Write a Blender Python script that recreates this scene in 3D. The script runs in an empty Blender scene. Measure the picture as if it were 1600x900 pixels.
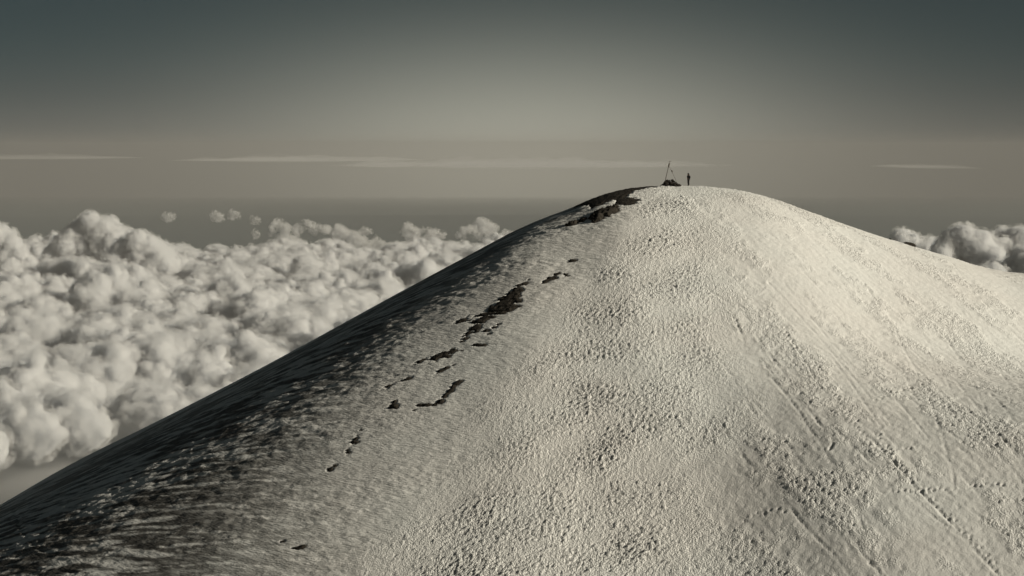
import bpy, bmesh, math, random
import numpy as np
from mathutils import Vector, Matrix

R = math.radians
scene = bpy.context.scene
COL = scene.collection

# ------------------------------------------------------------------ camera
F_PX = 3200.0                       # focal length in pixels of the 1600 px wide photograph
EYE_ROW = 235.0                     # row of the eye level in the photograph
CAM = np.array([0.0, -287.0, 5.1])
PITCH = math.atan((450.0 - EYE_ROW) / F_PX)
cam_data = bpy.data.cameras.new('camera')
cam_data.lens = 36.0 * F_PX / 1600.0
cam_data.sensor_width = 36.0
cam_data.clip_start = 0.5
cam_data.clip_end = 900000.0
cam = bpy.data.objects.new('camera', cam_data)
cam.location = CAM
cam.rotation_euler = (math.pi / 2 - PITCH, 0, 0)
COL.objects.link(cam)
scene.camera = cam

# ------------------------------------------------------------------ light
SUN_EL, SUN_AZ = 21.0, 107.0         # azimuth in degrees clockwise from the viewing direction (+y)
sx = math.sin(R(SUN_AZ)) * math.cos(R(SUN_EL))
sy = math.cos(R(SUN_AZ)) * math.cos(R(SUN_EL))
sz = math.sin(R(SUN_EL))
sun_data = bpy.data.lights.new('sun', 'SUN')
sun_data.energy = 4.7
sun_data.angle = R(0.5)
sun_data.color = (1.0, 0.935, 0.785)
sun = bpy.data.objects.new('sun', sun_data)
sun.rotation_euler = Vector((sx, sy, sz)).to_track_quat('Z', 'Y').to_euler()
sun.location = (120, 0, 60)
COL.objects.link(sun)

world = bpy.data.worlds.new('World')
scene.world = world
world.use_nodes = True
wt = world.node_tree
wt.nodes.clear()


def nd(tree, kind, **kw):
    n = tree.nodes.new(kind)
    for k, v in kw.items():
        if k.startswith('in_'):
            key = k[3:]
            n.inputs[int(key) if key.isdigit() else key].default_value = v
        else:
            setattr(n, k, v)
    return n


def wire(tree, a, ao, b, bi):
    tree.links.new(a.outputs[ao], b.inputs[bi])


def mathn(tree, op, a, b=None, clamp=False):
    n = nd(tree, 'ShaderNodeMath', operation=op, use_clamp=clamp)
    for i, v in enumerate((a, b)):
        if v is None:
            continue
        if isinstance(v, (int, float)):
            n.inputs[i].default_value = v
        else:
            tree.links.new(v, n.inputs[i])
    return n.outputs[0]


def ramp(tree, src, stops, interp='LINEAR'):
    n = nd(tree, 'ShaderNodeValToRGB')
    n.color_ramp.interpolation = interp
    el = n.color_ramp.elements
    while len(el) < len(stops):
        el.new(0.5)
    for e, (p, c) in zip(el, stops):
        e.position = p
        e.color = c if len(c) == 4 else (*c, 1)
    tree.links.new(src, n.inputs[0])
    return n.outputs[0]


sky = nd(wt, 'ShaderNodeTexSky', sky_type='NISHITA', sun_disc=False, sun_elevation=R(SUN_EL),
         sun_rotation=R(SUN_AZ), altitude=4200.0, air_density=1.0, dust_density=0.6, ozone_density=1.0)
hs = nd(wt, 'ShaderNodeHueSaturation', in_Saturation=0.16)
wire(wt, sky, 0, hs, 'Color')
geo = nd(wt, 'ShaderNodeTexCoord')
sep = nd(wt, 'ShaderNodeSeparateXYZ')
wire(wt, geo, 'Generated', sep, 0)
# elevation above the horizon: pale air low down, deep clear sky of a high summit above
elv = mathn(wt, 'MAXIMUM', sep.outputs['Z'], 0.0)
tone = ramp(wt, mathn(wt, 'MULTIPLY', elv, 5.0), [
    (0.0, (0.235, 0.222, 0.20)), (0.05, (0.195, 0.198, 0.182)), (0.20, (0.098, 0.131, 0.129)),
    (0.36, (0.070, 0.106, 0.110)), (1.0, (0.105, 0.134, 0.138))], 'B_SPLINE')
mul = nd(wt, 'ShaderNodeMix', data_type='RGBA', blend_type='MULTIPLY')
mul.inputs[0].default_value = 1.0
wire(wt, hs, 0, mul, 6)
wt.links.new(tone, mul.inputs[7])
# broad pale glow low over the horizon, left of the summit
az = mathn(wt, 'ARCTAN2', sep.outputs['X'], sep.outputs['Y'])
da = mathn(wt, 'DIVIDE', mathn(wt, 'SUBTRACT', az, 0.008), 0.135)
de = mathn(wt, 'DIVIDE', mathn(wt, 'SUBTRACT', sep.outputs['Z'], -0.004), 0.055)
q = mathn(wt, 'ADD', mathn(wt, 'MULTIPLY', da, da), mathn(wt, 'MULTIPLY', de, de))
glow = mathn(wt, 'EXPONENT', mathn(wt, 'MULTIPLY', q, -1.0))
gcol = nd(wt, 'ShaderNodeMix', data_type='RGBA', blend_type='MIX')
gcol.inputs[6].default_value = (0, 0, 0, 1)
gcol.inputs[7].default_value = (3.9, 3.75, 3.05, 1)
wt.links.new(glow, gcol.inputs[0])
add = nd(wt, 'ShaderNodeMix', data_type='RGBA', blend_type='ADD')
add.inputs[0].default_value = 1.0
wire(wt, mul, 2, add, 6)
wire(wt, gcol, 2, add, 7)
bg = nd(wt, 'ShaderNodeBackground', in_Strength=0.07)
wire(wt, add, 2, bg, 'Color')
wo = nd(wt, 'ShaderNodeOutputWorld')
wire(wt, bg, 0, wo, 'Surface')

vs = scene.view_settings
vs.view_transform = 'Standard'
vs.look = 'None'
vs.exposure = 0.0
vs.gamma = 1.0
vs.use_curve_mapping = False
cy = scene.cycles
cy.max_bounces = 14
cy.diffuse_bounces = 3
cy.glossy_bounces = 2
cy.volume_bounces = 8
cy.transparent_max_bounces = 48
cy.use_denoising = True
cy.denoiser = 'OPENIMAGEDENOISE'


# ------------------------------------------------------------------ helpers
def tag(o, label=None, cat=None, group=None, kind=None):
    if label: o['label'] = label
    if cat: o['category'] = cat
    if group: o['group'] = group
    if kind: o['kind'] = kind
    return o


def link(name, mesh, material=None, parent=None):
    o = bpy.data.objects.new(name, mesh)
    COL.objects.link(o)
    if material and not mesh.materials:
        mesh.materials.append(material)
    if parent:
        o.parent = parent
    return o


def empty(name, loc, rz=0.0):
    o = bpy.data.objects.new(name, None)
    o.location = loc
    o.rotation_euler = (0, 0, rz)
    o.empty_display_size = 0.2
    COL.objects.link(o)
    return o


def mesh_from(name, verts, faces, smooth=True):
    """verts (n,3) array, faces (m,3|4) array"""
    me = bpy.data.meshes.new(name)
    verts = np.asarray(verts, dtype=np.float32)
    faces = np.asarray(faces, dtype=np.int32)
    k = faces.shape[1]
    me.vertices.add(len(verts))
    me.vertices.foreach_set('co', verts.ravel())
    me.loops.add(faces.size)
    me.loops.foreach_set('vertex_index', faces.ravel())
    me.polygons.add(len(faces))
    me.polygons.foreach_set('loop_start', np.arange(0, faces.size, k, dtype=np.int32))
    me.update(calc_edges=True)
    if smooth:
        me.polygons.foreach_set('use_smooth', np.ones(len(faces), dtype=bool))
    me.validate()
    return me


def hash2(ix, iy, seed):
    h = (ix.astype(np.int64) * 374761393 + iy.astype(np.int64) * 668265263 + seed * 1442695041) & 0xffffffff
    h = ((h ^ (h >> 13)) * 1274126177) & 0xffffffff
    h = ((h ^ (h >> 16)) * 2246822519) & 0xffffffff
    return (h ^ (h >> 15)) & 0xffffffff


def perlin2(x, y, seed=0):
    ix, iy = np.floor(x), np.floor(y)
    fx, fy = x - ix, y - iy
    ix, iy = ix.astype(np.int64), iy.astype(np.int64)
    ux = fx * fx * fx * (fx * (fx * 6 - 15) + 10)
    uy = fy * fy * fy * (fy * (fy * 6 - 15) + 10)

    def g(dx, dy):
        a = hash2(ix + dx, iy + dy, seed) * (2 * math.pi / 4294967296.0)
        return np.cos(a) * (fx - dx) + np.sin(a) * (fy - dy)
    a = g(0, 0); a += ux * (g(1, 0) - a)
    b = g(0, 1); b += ux * (g(1, 1) - b)
    return (a + uy * (b - a)) * 1.5


def fbm2(x, y, seed=0, octv=3, gain=0.5):
    s, a = 0, 1.0
    for k in range(octv):
        s = s + a * perlin2(x, y, seed + 17 * k)
        x, y, a = x * 2.03 + 3.1, y * 2.03 - 1.7, a * gain
    return s


def worley2(x, y, seed=0, jitter=0.9):
    ix, iy = np.floor(x).astype(np.int64), np.floor(y).astype(np.int64)
    f1 = np.full(x.shape, 9.0)
    f2 = np.full(x.shape, 9.0)
    for dx in (-1, 0, 1):
        for dy in (-1, 0, 1):
            h = hash2(ix + dx, iy + dy, seed)
            px = ix + dx + 0.5 + jitter * ((h & 0xffff) / 65536.0 - 0.5)
            py = iy + dy + 0.5 + jitter * ((h >> 16) / 65536.0 - 0.5)
            d = (px - x) ** 2 + (py - y) ** 2
            f2 = np.minimum(f2, np.maximum(d, f1))
            f1 = np.minimum(f1, d)
    return f1, f2


def hash3(ix, iy, iz, seed):
    return hash2(ix + iz * 15731, iy + iz * 789221, seed)


def worley3(p, seed=0):
    ip = np.floor(p).astype(np.int64)
    f1 = np.full(len(p), 9.0)
    for dx in (-1, 0, 1):
        for dy in (-1, 0, 1):
            for dz in (-1, 0, 1):
                h = hash3(ip[:, 0] + dx, ip[:, 1] + dy, ip[:, 2] + dz, seed)
                a = ip[:, 0] + dx + (h & 1023) / 1024.0
                b = ip[:, 1] + dy + ((h >> 10) & 1023) / 1024.0
                c = ip[:, 2] + dz + ((h >> 20) & 1023) / 1024.0
                f1 = np.minimum(f1, (a - p[:, 0]) ** 2 + (b - p[:, 1]) ** 2 + (c - p[:, 2]) ** 2)
    return f1


def sstep(a, b, x):
    t = np.clip((x - a) / (b - a), 0, 1)
    return t * t * (3 - 2 * t)


# ------------------------------------------------------------------ the cone: its large shape
SUMMIT_X = 23.3
LIMB = np.array([(-150, 872), (-80, 833), (0, 789), (100, 731), (250, 656), (400, 579), (500, 525), (600, 470), (700, 416),
                 (760, 384), (830, 349), (900, 322), (950, 303), (1000, 294), (1060, 291), (1120, 294), (1180, 304),
                 (1260, 330), (1340, 358), (1420, 383), (1500, 407), (1550, 421), (1600, 427), (1680, 436), (1760, 450)], float)
CX = np.linspace(-140, 140, 281)
CZ = np.zeros_like(CX)
KL, KR, KF, KB, ROUND = 0.58, 0.36, 0.46, 0.5, 20.0


def cone(x, y):
    u, v = x - SUMMIT_X, y
    r2 = u * u + v * v + 1e-9
    c2 = v * v / r2
    k = c2 * np.where(v < 0, KF, KB) + (1 - c2) * np.where(u < 0, KL, KR)
    # shallow bowl in the right foreground: the ground climbs again towards the right
    t = np.clip((-42 - y) / 48, 0, 1)
    b = 62 * np.tanh(np.maximum(x - 12, 0) / 62)
    bowl = 0.41 * (np.sqrt(b * b + 100) - 10) * t * t * (3 - 2 * t)
    # the left half is squarer in plan: a flat face towards the camera that turns sharply into the left flank
    r2 = np.where(u < 0, (np.abs(u) ** 2.7 + np.abs(v) ** 2.7) ** (2 / 2.7), r2)
    return -k * (np.sqrt(r2 + ROUND * ROUND) - ROUND) + np.interp(x, CX, CZ) + bowl


def project(x, y, z):
    X, Y, Z = x - CAM[0], y - CAM[1], z - CAM[2]
    w = Y * math.cos(PITCH) - Z * math.sin(PITCH)
    v = Y * math.sin(PITCH) + Z * math.cos(PITCH)
    return 800 + F_PX * X / w, 450 - F_PX * v / w, w


ysamp = np.arange(-110, 45, 0.5)
for it in range(14):                # bend the skyline of the cone to the one in the photograph
    kx, kz = [], []
    for px, py in LIMB:
        x = (px - 800) / F_PX * (ysamp - CAM[1])
        for _ in range(3):
            z = cone(x, ysamp)
            _, _, w = project(x, ysamp, z)
            x = (px - 800) / F_PX * w
        z = cone(x, ysamp)
        _, pr, w = project(x, ysamp, z)
        i = int(np.argmin(pr))
        kx.append(x[i]); kz.append((pr[i] - py) * w[i] / F_PX)
    err = max(abs(np.array(kz)))
    o = np.argsort(kx)
    d = np.interp(CX, np.array(kx)[o], np.array(kz)[o])
    g = np.exp(-0.5 * (np.arange(-12, 13) / 3.5) ** 2); g /= g.sum()
    CZ = CZ + 0.8 * np.convolve(np.pad(d, 12, mode='edge'), g, 'valid')
print('limb residual m', round(err, 3))


def ray_dir(px, py):
    a, b = (px - 800) / F_PX, (450 - py) / F_PX
    return np.array([a, math.cos(PITCH) + b * math.sin(PITCH), -math.sin(PITCH) + b * math.cos(PITCH)])


def ground_at(px, py):
    """where the sight line through a photograph pixel meets the cone"""
    d = ray_dir(px, py)
    t = np.arange(150, 330, 0.25)
    p = CAM[None] + t[:, None] * d[None]
    gap = p[:, 2] - cone(p[:, 0], p[:, 1])
    below = np.nonzero(gap <= 0)[0]
    i = below[0] if len(below) else int(np.argmin(gap))
    return p[i, 0], p[i, 1]


# ------------------------------------------------------------------ rock patches (outlines on the slope)
PATCH = {
    'crest': ('long dark band of bare cinder along the skyline left of the summit cairn', [[(893, 325), (928, 308), (965, 296), (1000, 291), (1028, 290), (1028, 294), (1003, 297), (985, 303),
              (980, 309), (992, 310), (999, 314), (992, 319), (976, 323), (963, 322), (957, 314), (940, 322), (922, 329), (918, 323), (905, 323)]]),
    'block': ('blocky dark outcrop with a snow ledge just below the skyline band', [[(920, 346), (922, 337), (932, 332), (946, 330), (958, 322), (968, 323), (966, 331), (970, 333),
              (956, 337), (942, 343), (930, 348)], [(880, 357), (895, 349), (915, 340), (918, 345), (898, 354)]]),
    'long': ('largest black rock streak running down the middle of the left shoulder', [[(826, 437), (822, 447), (814, 460), (812, 480), (800, 489), (786, 491), (774, 497), (758, 505), (750, 515), (742, 522),
             (730, 532), (716, 537), (722, 527), (731, 517), (735, 508), (728, 502), (742, 495), (756, 488), (768, 478), (782, 466), (796, 457), (810, 446)],
             [(704, 507), (715, 501), (730, 498), (732, 502), (716, 506)], [(752, 520), (766, 514), (782, 505), (784, 509), (772, 517), (760, 526)]]),
    'upper': ('small dark rock patch above and right of the largest black streak', [[(843, 447), (850, 438), (864, 430), (873, 426), (875, 430), (868, 436), (858, 443)]]),
    'dot': ('tiny dark rock fleck beside the small patch high on the shoulder', [[(879, 431), (888, 428), (889, 432), (881, 434)]]),
    'high': ('lone dark rock fleck highest on the open snow below the skyline', [[(886, 411), (894, 406), (901, 406), (898, 410)]]),
    'mid': ('dark rock patch directly below the largest black streak', [[(672, 568), (678, 556), (690, 549), (704, 546), (713, 549), (706, 556), (692, 560), (682, 565)],
             [(640, 574), (652, 566), (668, 556), (671, 559), (656, 569)], [(714, 549), (728, 543), (732, 545), (720, 551)]]),
    'little': ('short dark rock sliver under the middle rock patch', [[(679, 586), (684, 579), (698, 575), (708, 572), (700, 579), (688, 586)]]),
    'fleck': ('small dark rock fleck right of the largest streak near its foot', [[(742, 541), (752, 538), (762, 538), (758, 543), (746, 544)]]),
    'left': ('small dark rock patch at the left end of the shoulder patches', [[(594, 612), (602, 605), (614, 599), (618, 600), (608, 609)], [(618, 597), (634, 592), (644, 590), (634, 595)]]),
    'snake': ('thin winding black rock edge below the other shoulder patches', [[(648, 640), (652, 633), (668, 631), (684, 627), (695, 616), (704, 604), (716, 596), (720, 597), (708, 609), (700, 620), (690, 630), (676, 634)]]),
    'spot': ('dark rock knot left of the winding black edge', [[(603, 641), (610, 633), (613, 626), (620, 627), (625, 634), (620, 640)]]),
    'strip': ('thin black rock strip standing upright low on the shoulder', [[(549, 697), (553, 688), (558, 676), (563, 668), (566, 669), (561, 682), (557, 694)], [(536, 709), (541, 703), (548, 704), (544, 709)]]),
    'low': ('small dark rock crumbs below the thin upright strip', [[(508, 738), (516, 730), (527, 726), (526, 732), (516, 738)]]),
    'foot': ('lone dark rock sliver near the bottom of the left slope', [[(446, 861), (454, 856), (468, 853), (475, 856), (462, 860)], [(432, 850), (440, 845), (446, 846), (440, 851)]]),
}
for key in PATCH:
    lab, polys = PATCH[key]
    PATCH[key] = (lab, [np.array([ground_at(a, b) for a, b in poly]) for poly in polys])


def poly_sd(x, y, poly):
    """signed distance, positive inside"""
    d = np.full(x.shape, 1e9)
    inside = np.zeros(x.shape, bool)
    n = len(poly)
    for i in range(n):
        ax, ay = poly[i]; bx, by = poly[(i + 1) % n]
        ex, ey = bx - ax, by - ay
        t = np.clip(((x - ax) * ex + (y - ay) * ey) / (ex * ex + ey * ey + 1e-12), 0, 1)
        d = np.minimum(d, (x - ax - t * ex) ** 2 + (y - ay - t * ey) ** 2)
        cond = ((ay > y) != (by > y)) & (x < ex * (y - ay) / (ey + 1e-12) + ax)
        inside ^= cond
    d = np.sqrt(d)
    return np.where(inside, d, -d)


def ragged(x, y, holes=False):
    a, c = (x - 0.62 * y) / 1.177, (0.62 * x + y) / 1.177          # level lines of the shoulder
    f = 0.30 * perlin2(x * 0.55, y * 0.9, 71) + 0.55 * perlin2(a * 0.55, c * 2.0, 72) + 0.34 * perlin2(a * 1.4, c * 4.2, 73)
    if holes:                          # snow lying in level strips across the rock
        f = f - 1.5 * sstep(0.16, 0.38, perlin2(a * 0.42 + 3.3, c * 1.5, 75))
    return f


# ------------------------------------------------------------------ the cone: snow relief
def line_pts(pts):
    return np.array([ground_at(a, b) for a, b in pts])


GROOVES = [   # (pixels, width m, depth m, rim m)
    ([(1358, 684), (1386, 712), (1428, 760), (1480, 812), (1520, 858), (1562, 902)], 0.34, 0.22, 0.06),
    ([(1228, 520), (1246, 548), (1262, 572), (1272, 590)], 0.30, 0.18, 0.05),
    ([(1262, 640), (1280, 662), (1298, 684), (1302, 694), (1296, 704)], 0.40, 0.20, 0.07),
    ([(1104, 455), (1140, 475), (1185, 492), (1220, 510)], 0.5, 0.16, 0.08),
    ([(1205, 590), (1232, 622), (1256, 656), (1272, 690)], 0.32, 0.12, 0.05),
    ([(1148, 500), (1155, 515), (1162, 532)], 0.5, 0.2, 0.08),
    ([(1195, 860), (1240, 815), (1290, 790)], 0.4, 0.06, 0.03),
    ([(1232, 790), (1260, 825), (1300, 865), (1330, 902)], 0.3, 0.14, 0.05),
    ([(1310, 820), (1350, 870), (1380, 902)], 0.3, 0.13, 0.05),
    ([(1300, 560), (1330, 600), (1358, 640), (1378, 670)], 0.3, 0.12, 0.05),
    ([(1415, 590), (1424, 606), (1426, 618)], 0.4, 0.16, 0.05),
    ([(1540, 660), (1570, 690), (1600, 716)], 0.3, 0.1, 0.04),
    ([(1430, 700), (1475, 745), (1530, 800), (1600, 862)], 0.22, 0.07, 0.02),
    ([(1500, 700), (1550, 752), (1610, 810)], 0.22, 0.06, 0.02),
    ([(1400, 520), (1450, 570), (1500, 630), (1560, 690)], 0.25, 0.06, 0.03),
    ([(20, 795), (32, 830), (55, 858), (82, 868)], 0.6, 0.22, 0.16),
    ([(15, 815), (30, 808), (34, 832), (52, 852), (90, 868), (130, 872)], 0.5, 0.16, 0.14),
    ([(10, 888), (60, 892), (120, 898)], 0.5, 0.16, 0.14),
    ([(1145, 690), (1165, 720), (1188, 745)], 0.3, 0.08, 0.03),
    ([(1120, 560), (1150, 600), (1180, 650), (1210, 700), (1250, 760)], 0.35, 0.08, 0.04),
]
TREADS = [   # trails of boot prints
    [(1332, 772), (1380, 770), (1430, 768), (1480, 764), (1540, 760), (1600, 757)],
    [(1340, 712), (1380, 706), (1440, 698)],
    [(1372, 680), (1400, 720), (1440, 762), (1480, 806), (1520, 845), (1560, 890)],
    [(1150, 822), (1175, 805), (1205, 800), (1235, 797)],
    [(1370, 626), (1400, 614), (1424, 606)],
    [(1225, 520), (1290, 590), (1330, 660), (1380, 720)],
    [(1560, 700), (1500, 660), (1440, 600)],
]


def grow(a, b, first, far, ratio):
    out, s, p = [], first, b
    while p < far:
        s *= ratio
        p += s
        out.append(p)
    return out


gx = np.arange(-78, 78.01, 0.162)
gy = np.arange(-112, 6.01, 0.195)
left = [-78 - p for p in np.cumsum(0.172 * 1.28 ** np.arange(1, 42)) if p < 6000]
right = [78 + p for p in np.cumsum(0.172 * 1.28 ** np.arange(1, 42)) if p < 6000]
front = [-112 - p for p in np.cumsum(0.205 * 1.22 ** np.arange(1, 52)) if p < 9000]
back = [6 + p for p in np.cumsum(0.205 * 1.25 ** np.arange(1, 52)) if p < 6000]
XS = np.concatenate([left[::-1], gx, right])
YS = np.concatenate([front[::-1], gy, back])
GX, GY = np.meshgrid(XS, YS)


def patch_field(x, y):
    f = np.full(x.shape, -50.0)
    for key in PATCH:
        for poly in PATCH[key][1]:
            lo, hi = poly.min(0) - 1.5, poly.max(0) + 1.5
            m = (x > lo[0]) & (x < hi[0]) & (y > lo[1]) & (y < hi[1])
            if m.any():
                f[m] = np.maximum(f[m], poly_sd(x[m], y[m], poly) + ragged(x[m], y[m], key == 'long'))
    return f


ROUGH = {}


def snow_relief(x, y):
    """fine shape of the snow skin: sun cups, wind ripples, streaks"""
    u, v = x - SUMMIT_X, y
    r = np.sqrt(u * u + v * v)
    azd = np.degrees(np.arctan2(u, -v + 1e-6)) + 4 * perlin2(x * 0.06, y * 0.06, 5)   # 0 = towards camera, negative = left
    edge = sstep(-78, -74, x) * sstep(-78, -74, -x) * sstep(-112, -109, y)
    # centre band of deep sun cups
    ub = 8 - 0.14 * r
    band = sstep(-26, -15, azd) * (1 - sstep(ub - 4, ub + 6, azd)) * sstep(4, 14, r)
    band = np.maximum(band, (1 - sstep(10, 24, r)) * sstep(-70, -40, azd) * 0.6)
    wob = 0.2 * perlin2(x * 1.2, y * 1.2, 31)
    f1, f2 = worley2(x * 3.1 + wob, y * 2.7 + wob, 3)
    g1, _ = worley2(x * 1.7, y * 1.5, 4)
    ridge = np.maximum(0, 0.42 - (np.sqrt(f2) - np.sqrt(f1)))
    cups = 0.13 * np.sqrt(f1) + 0.08 * f1 + 0.08 * ridge + 0.07 * np.sqrt(g1)
    h = band * cups * np.clip(1.0 + 0.7 * perlin2(x * 0.16, y * 0.16, 8), 0.35, 1.6) * 1.05
    # right face: broken lumps gathered in streaks that run down to the right, smooth crust between
    sa, sb = 0.36, -0.933
    al, ac = x * sa + y * sb, x * sb * -1 + y * sa
    clump = sstep(-0.12, 0.42, 0.75 * perlin2(al * 0.035, ac * 0.16, 11) + 0.5 * perlin2(al * 0.12, ac * 0.33, 12) + 0.35 * perlin2(x * 0.6, y * 0.6, 13))
    rightw = sstep(ub - 4, ub + 6, azd) * sstep(5, 14, r)
    f3, f3b = worley2(x * 2.5 + 7, y * 2.1 + 3, 6)
    lumps = 0.07 * np.sqrt(f3) + 0.05 * f3 + 0.07 * np.maximum(0, 0.4 - np.sqrt(f3b) + np.sqrt(f3)) + 0.05 * np.sqrt(worley2(x * 1.5, y * 1.4, 7)[0])
    pit = np.maximum(0, 0.27 - np.sqrt(worley2(x * 1.15, y * 1.1, 9)[0])) * 0.6
    h = h + rightw * (0.75 * clump * lumps - pit * (0.35 + 0.65 * clump) + 0.022 * perlin2(al * 0.25, ac * 1.6, 14) + 0.018 * fbm2(x * 1.5, y * 1.5, 15))
    # left shoulder: ripples drawn out level across the slope
    leftw = 1 - sstep(-26, -15, azd)
    lt = (x - 0.62 * y) / 1.177               # close to the level lines of the left shoulder
    lc = (0.62 * x + y) / 1.177
    rip = fbm2(lt * 0.55, lc * 2.1, 21, 3, 0.65)
    rip2 = 1 - np.abs(perlin2(lt * 0.30 + 4, lc * 1.15, 22)) * 1.8
    f4, _ = worley2(lt * 0.75, lc * 2.9, 23)
    patchy = 0.45 + 0.55 * sstep(-0.3, 0.4, perlin2(x * 0.09, y * 0.13, 24))
    smooth_rim = 1 - sstep(-58, -76, azd) * sstep(-45, -38, y) * 0.85
    steep = sstep(-30, -52, azd)
    h = h + leftw * patchy * smooth_rim * (0.055 * rip + 0.05 * np.maximum(rip2, 0) + 0.09 * np.sqrt(f4) * (0.5 + 0.9 * steep))
    gl = np.maximum(0, perlin2(x * 0.35, y * 0.5, 25) - 0.05)
    h = h + leftw * steep * smooth_rim * (0.22 * np.abs(perlin2(lt * 0.22, lc * 0.55, 26)) + 0.16 * gl * np.sqrt(f4))
    low = steep * sstep(-12, -34, y) * smooth_rim
    h = h + low * (0.10 * np.abs(perlin2(lt * 0.28, lc * 1.5, 27)) + 0.045 * perlin2(lt * 0.7, lc * 2.6, 28) + 0.10 * np.maximum(0, perlin2(x * 0.8, y * 1.3, 29) - 0.25))
    # everywhere: long low swells and fine grain
    h = h + 0.05 * fbm2(x * 0.22, y * 0.22, 41) + 0.012 * fbm2(x * 2.4, y * 2.4, 42, 2)
    ROUGH['cups'] = (band * np.clip(1.0 + 0.7 * perlin2(x * 0.16, y * 0.16, 8), 0.35, 1.6) + rightw * (0.12 + 0.75 * clump)) * edge
    ROUGH['ripple'] = leftw * smooth_rim * edge
    return h * edge


def flank(x, y):
    """beyond the cone: the saddle, the camera's own ridge and the long flanks of the mountain"""
    z = cone(x, y)
    ux, uy = x - CAM[0], y - (CAM[1] - 6)
    r = np.sqrt(ux * ux + uy * uy)
    own = CAM[2] - 1.7 - 0.42 * (np.sqrt(r * r + 16) - 4)
    k = 6.0
    m = np.maximum(z, own)
    return m + k * 0.5 * np.exp(-np.abs(z - own) / k) * (np.abs(z - own) < 60) * sstep(-112, -125, y)


Z = flank(GX, GY)
i0, i1 = len(front), len(front) + len(gy)
j0, j1 = len(left), len(left) + len(gx)
fx_, fy_ = GX[i0:i1, j0:j1], GY[i0:i1, j0:j1]
rel = snow_relief(fx_, fy_)
pf = patch_field(fx_, fy_)
rel = rel * (1 - 0.7 * sstep(-0.1, 0.4, pf)) - 0.28 * sstep(-0.05, 0.5, pf)

# smooth scraped patch in the middle
sp = line_pts([(1052, 742), (1060, 728), (1090, 710), (1112, 704), (1116, 716), (1096, 732), (1066, 746)])
sd = poly_sd(fx_, fy_, sp)
rel = rel * (1 - 0.9 * sstep(-0.5, 0.6, sd)) + 0.02 * sstep(-0.5, 0.6, sd) * perlin2(fx_ * 2.2 + fy_ * 1.3, fy_ * 0.5, 55)


def carve(rel, pts, wid, dep, rim, seed):
    P = line_pts(pts)
    for a, b in zip(P[:-1], P[1:]):
        lo, hi = np.minimum(a, b) - 3 * wid - .5, np.maximum(a, b) + 3 * wid + .5
        ja, jb = np.searchsorted(gx, [lo[0], hi[0]])
        ia, ib = np.searchsorted(gy, [lo[1], hi[1]])
        if jb <= ja or ib <= ia:
            continue
        x, y = fx_[ia:ib, ja:jb], fy_[ia:ib, ja:jb]
        e = b - a
        t = np.clip(((x - a[0]) * e[0] + (y - a[1]) * e[1]) / (e @ e + 1e-9), 0, 1)
        dd = np.hypot(x - a[0] - t * e[0], y - a[1] - t * e[1]) + 0.10 * perlin2(x * 1.1, y * 1.1, seed)
        wid2 = max(wid * 0.6, 0.22)
        w = 0.34 + 0.42 * perlin2(x * 0.35, y * 0.35, seed + 1)
        g = -dep * np.exp(-(dd / (wid2 * 0.55)) ** 2) + rim * np.exp(-((dd - wid2 * 1.2) / (wid2 * 0.5)) ** 2)
        old = rel[ia:ib, ja:jb]
        carved = GROOVE[ia:ib, ja:jb]
        GROOVE[ia:ib, ja:jb] = np.where(np.abs(g * w) > np.abs(carved), g * w, carved)
    return rel


GROOVE = np.zeros_like(rel)
rt = random.Random(21)
for k in range(22):                   # long faint ski and slide tracks down the right face
    x0_, y0_ = rt.uniform(1120, 1560), rt.uniform(400, 640)
    L_ = rt.uniform(140, 380)
    sl, bend = rt.uniform(0.7, 1.15), rt.uniform(-0.0012, 0.0012)
    pts_ = []
    for q_ in np.linspace(0, 1, 9):
        yy = y0_ + L_ * q_
        pts_.append((x0_ + (L_ * q_) * sl * 0.85 + bend * (L_ * q_) ** 2, yy))
    pts_ = [p_ for p_ in pts_ if p_[1] < 905 and p_[0] < 1640]
    if len(pts_) > 2:
        GROOVES.append((pts_, 0.3, rt.uniform(0.05, 0.12), 0.03))
for n, (pts, wid, dep, rim) in enumerate(GROOVES):
    carve(rel, pts, wid, dep, rim, 100 + n)
rng = random.Random(4)


def dent(x0, y0, wx, dep):
    ja, jb = np.searchsorted(gx, [x0 - 1.0, x0 + 1.0])
    ia, ib = np.searchsorted(gy, [y0 - 1.0, y0 + 1.0])
    if jb <= ja or ib <= ia:
        return
    d = np.hypot(fx_[ia:ib, ja:jb] - x0, (fy_[ia:ib, ja:jb] - y0) * 0.8)
    GROOVE[ia:ib, ja:jb] += -dep * np.exp(-(d / wx) ** 2) + 0.3 * dep * np.exp(-((d - 1.7 * wx) / (0.6 * wx)) ** 2)


for tr in TREADS:
    P = line_pts(tr)
    side = 1
    for a, b in zip(P[:-1], P[1:]):
        e = b - a
        L = float(np.hypot(*e))
        n = np.array([-e[1], e[0]]) / max(L, 1e-6)
        s = 0.0
        while s < L:
            q = a + e * (s / L) + n * side * 0.13 + np.array([rng.gauss(0, .06), rng.gauss(0, .06)])
            dent(q[0], q[1], 0.15, rng.uniform(0.05, 0.16))
            side = -side
            s += rng.uniform(0.5, 0.75)
rel = rel + GROOVE
Z[i0:i1, j0:j1] += rel
V = np.stack([GX, GY, Z], -1).reshape(-1, 3)
nx, ny = len(XS), len(YS)
idx = np.arange(nx * ny).reshape(ny, nx)
Fq = np.stack([idx[:-1, :-1], idx[:-1, 1:], idx[1:, 1:], idx[1:, :-1]], -1).reshape(-1, 4)


# ------------------------------------------------------------------ materials
def material(name):
    m = bpy.data.materials.new(name)
    m.use_nodes = True
    t = m.node_tree
    return m, t, t.nodes['Principled BSDF']


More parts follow.
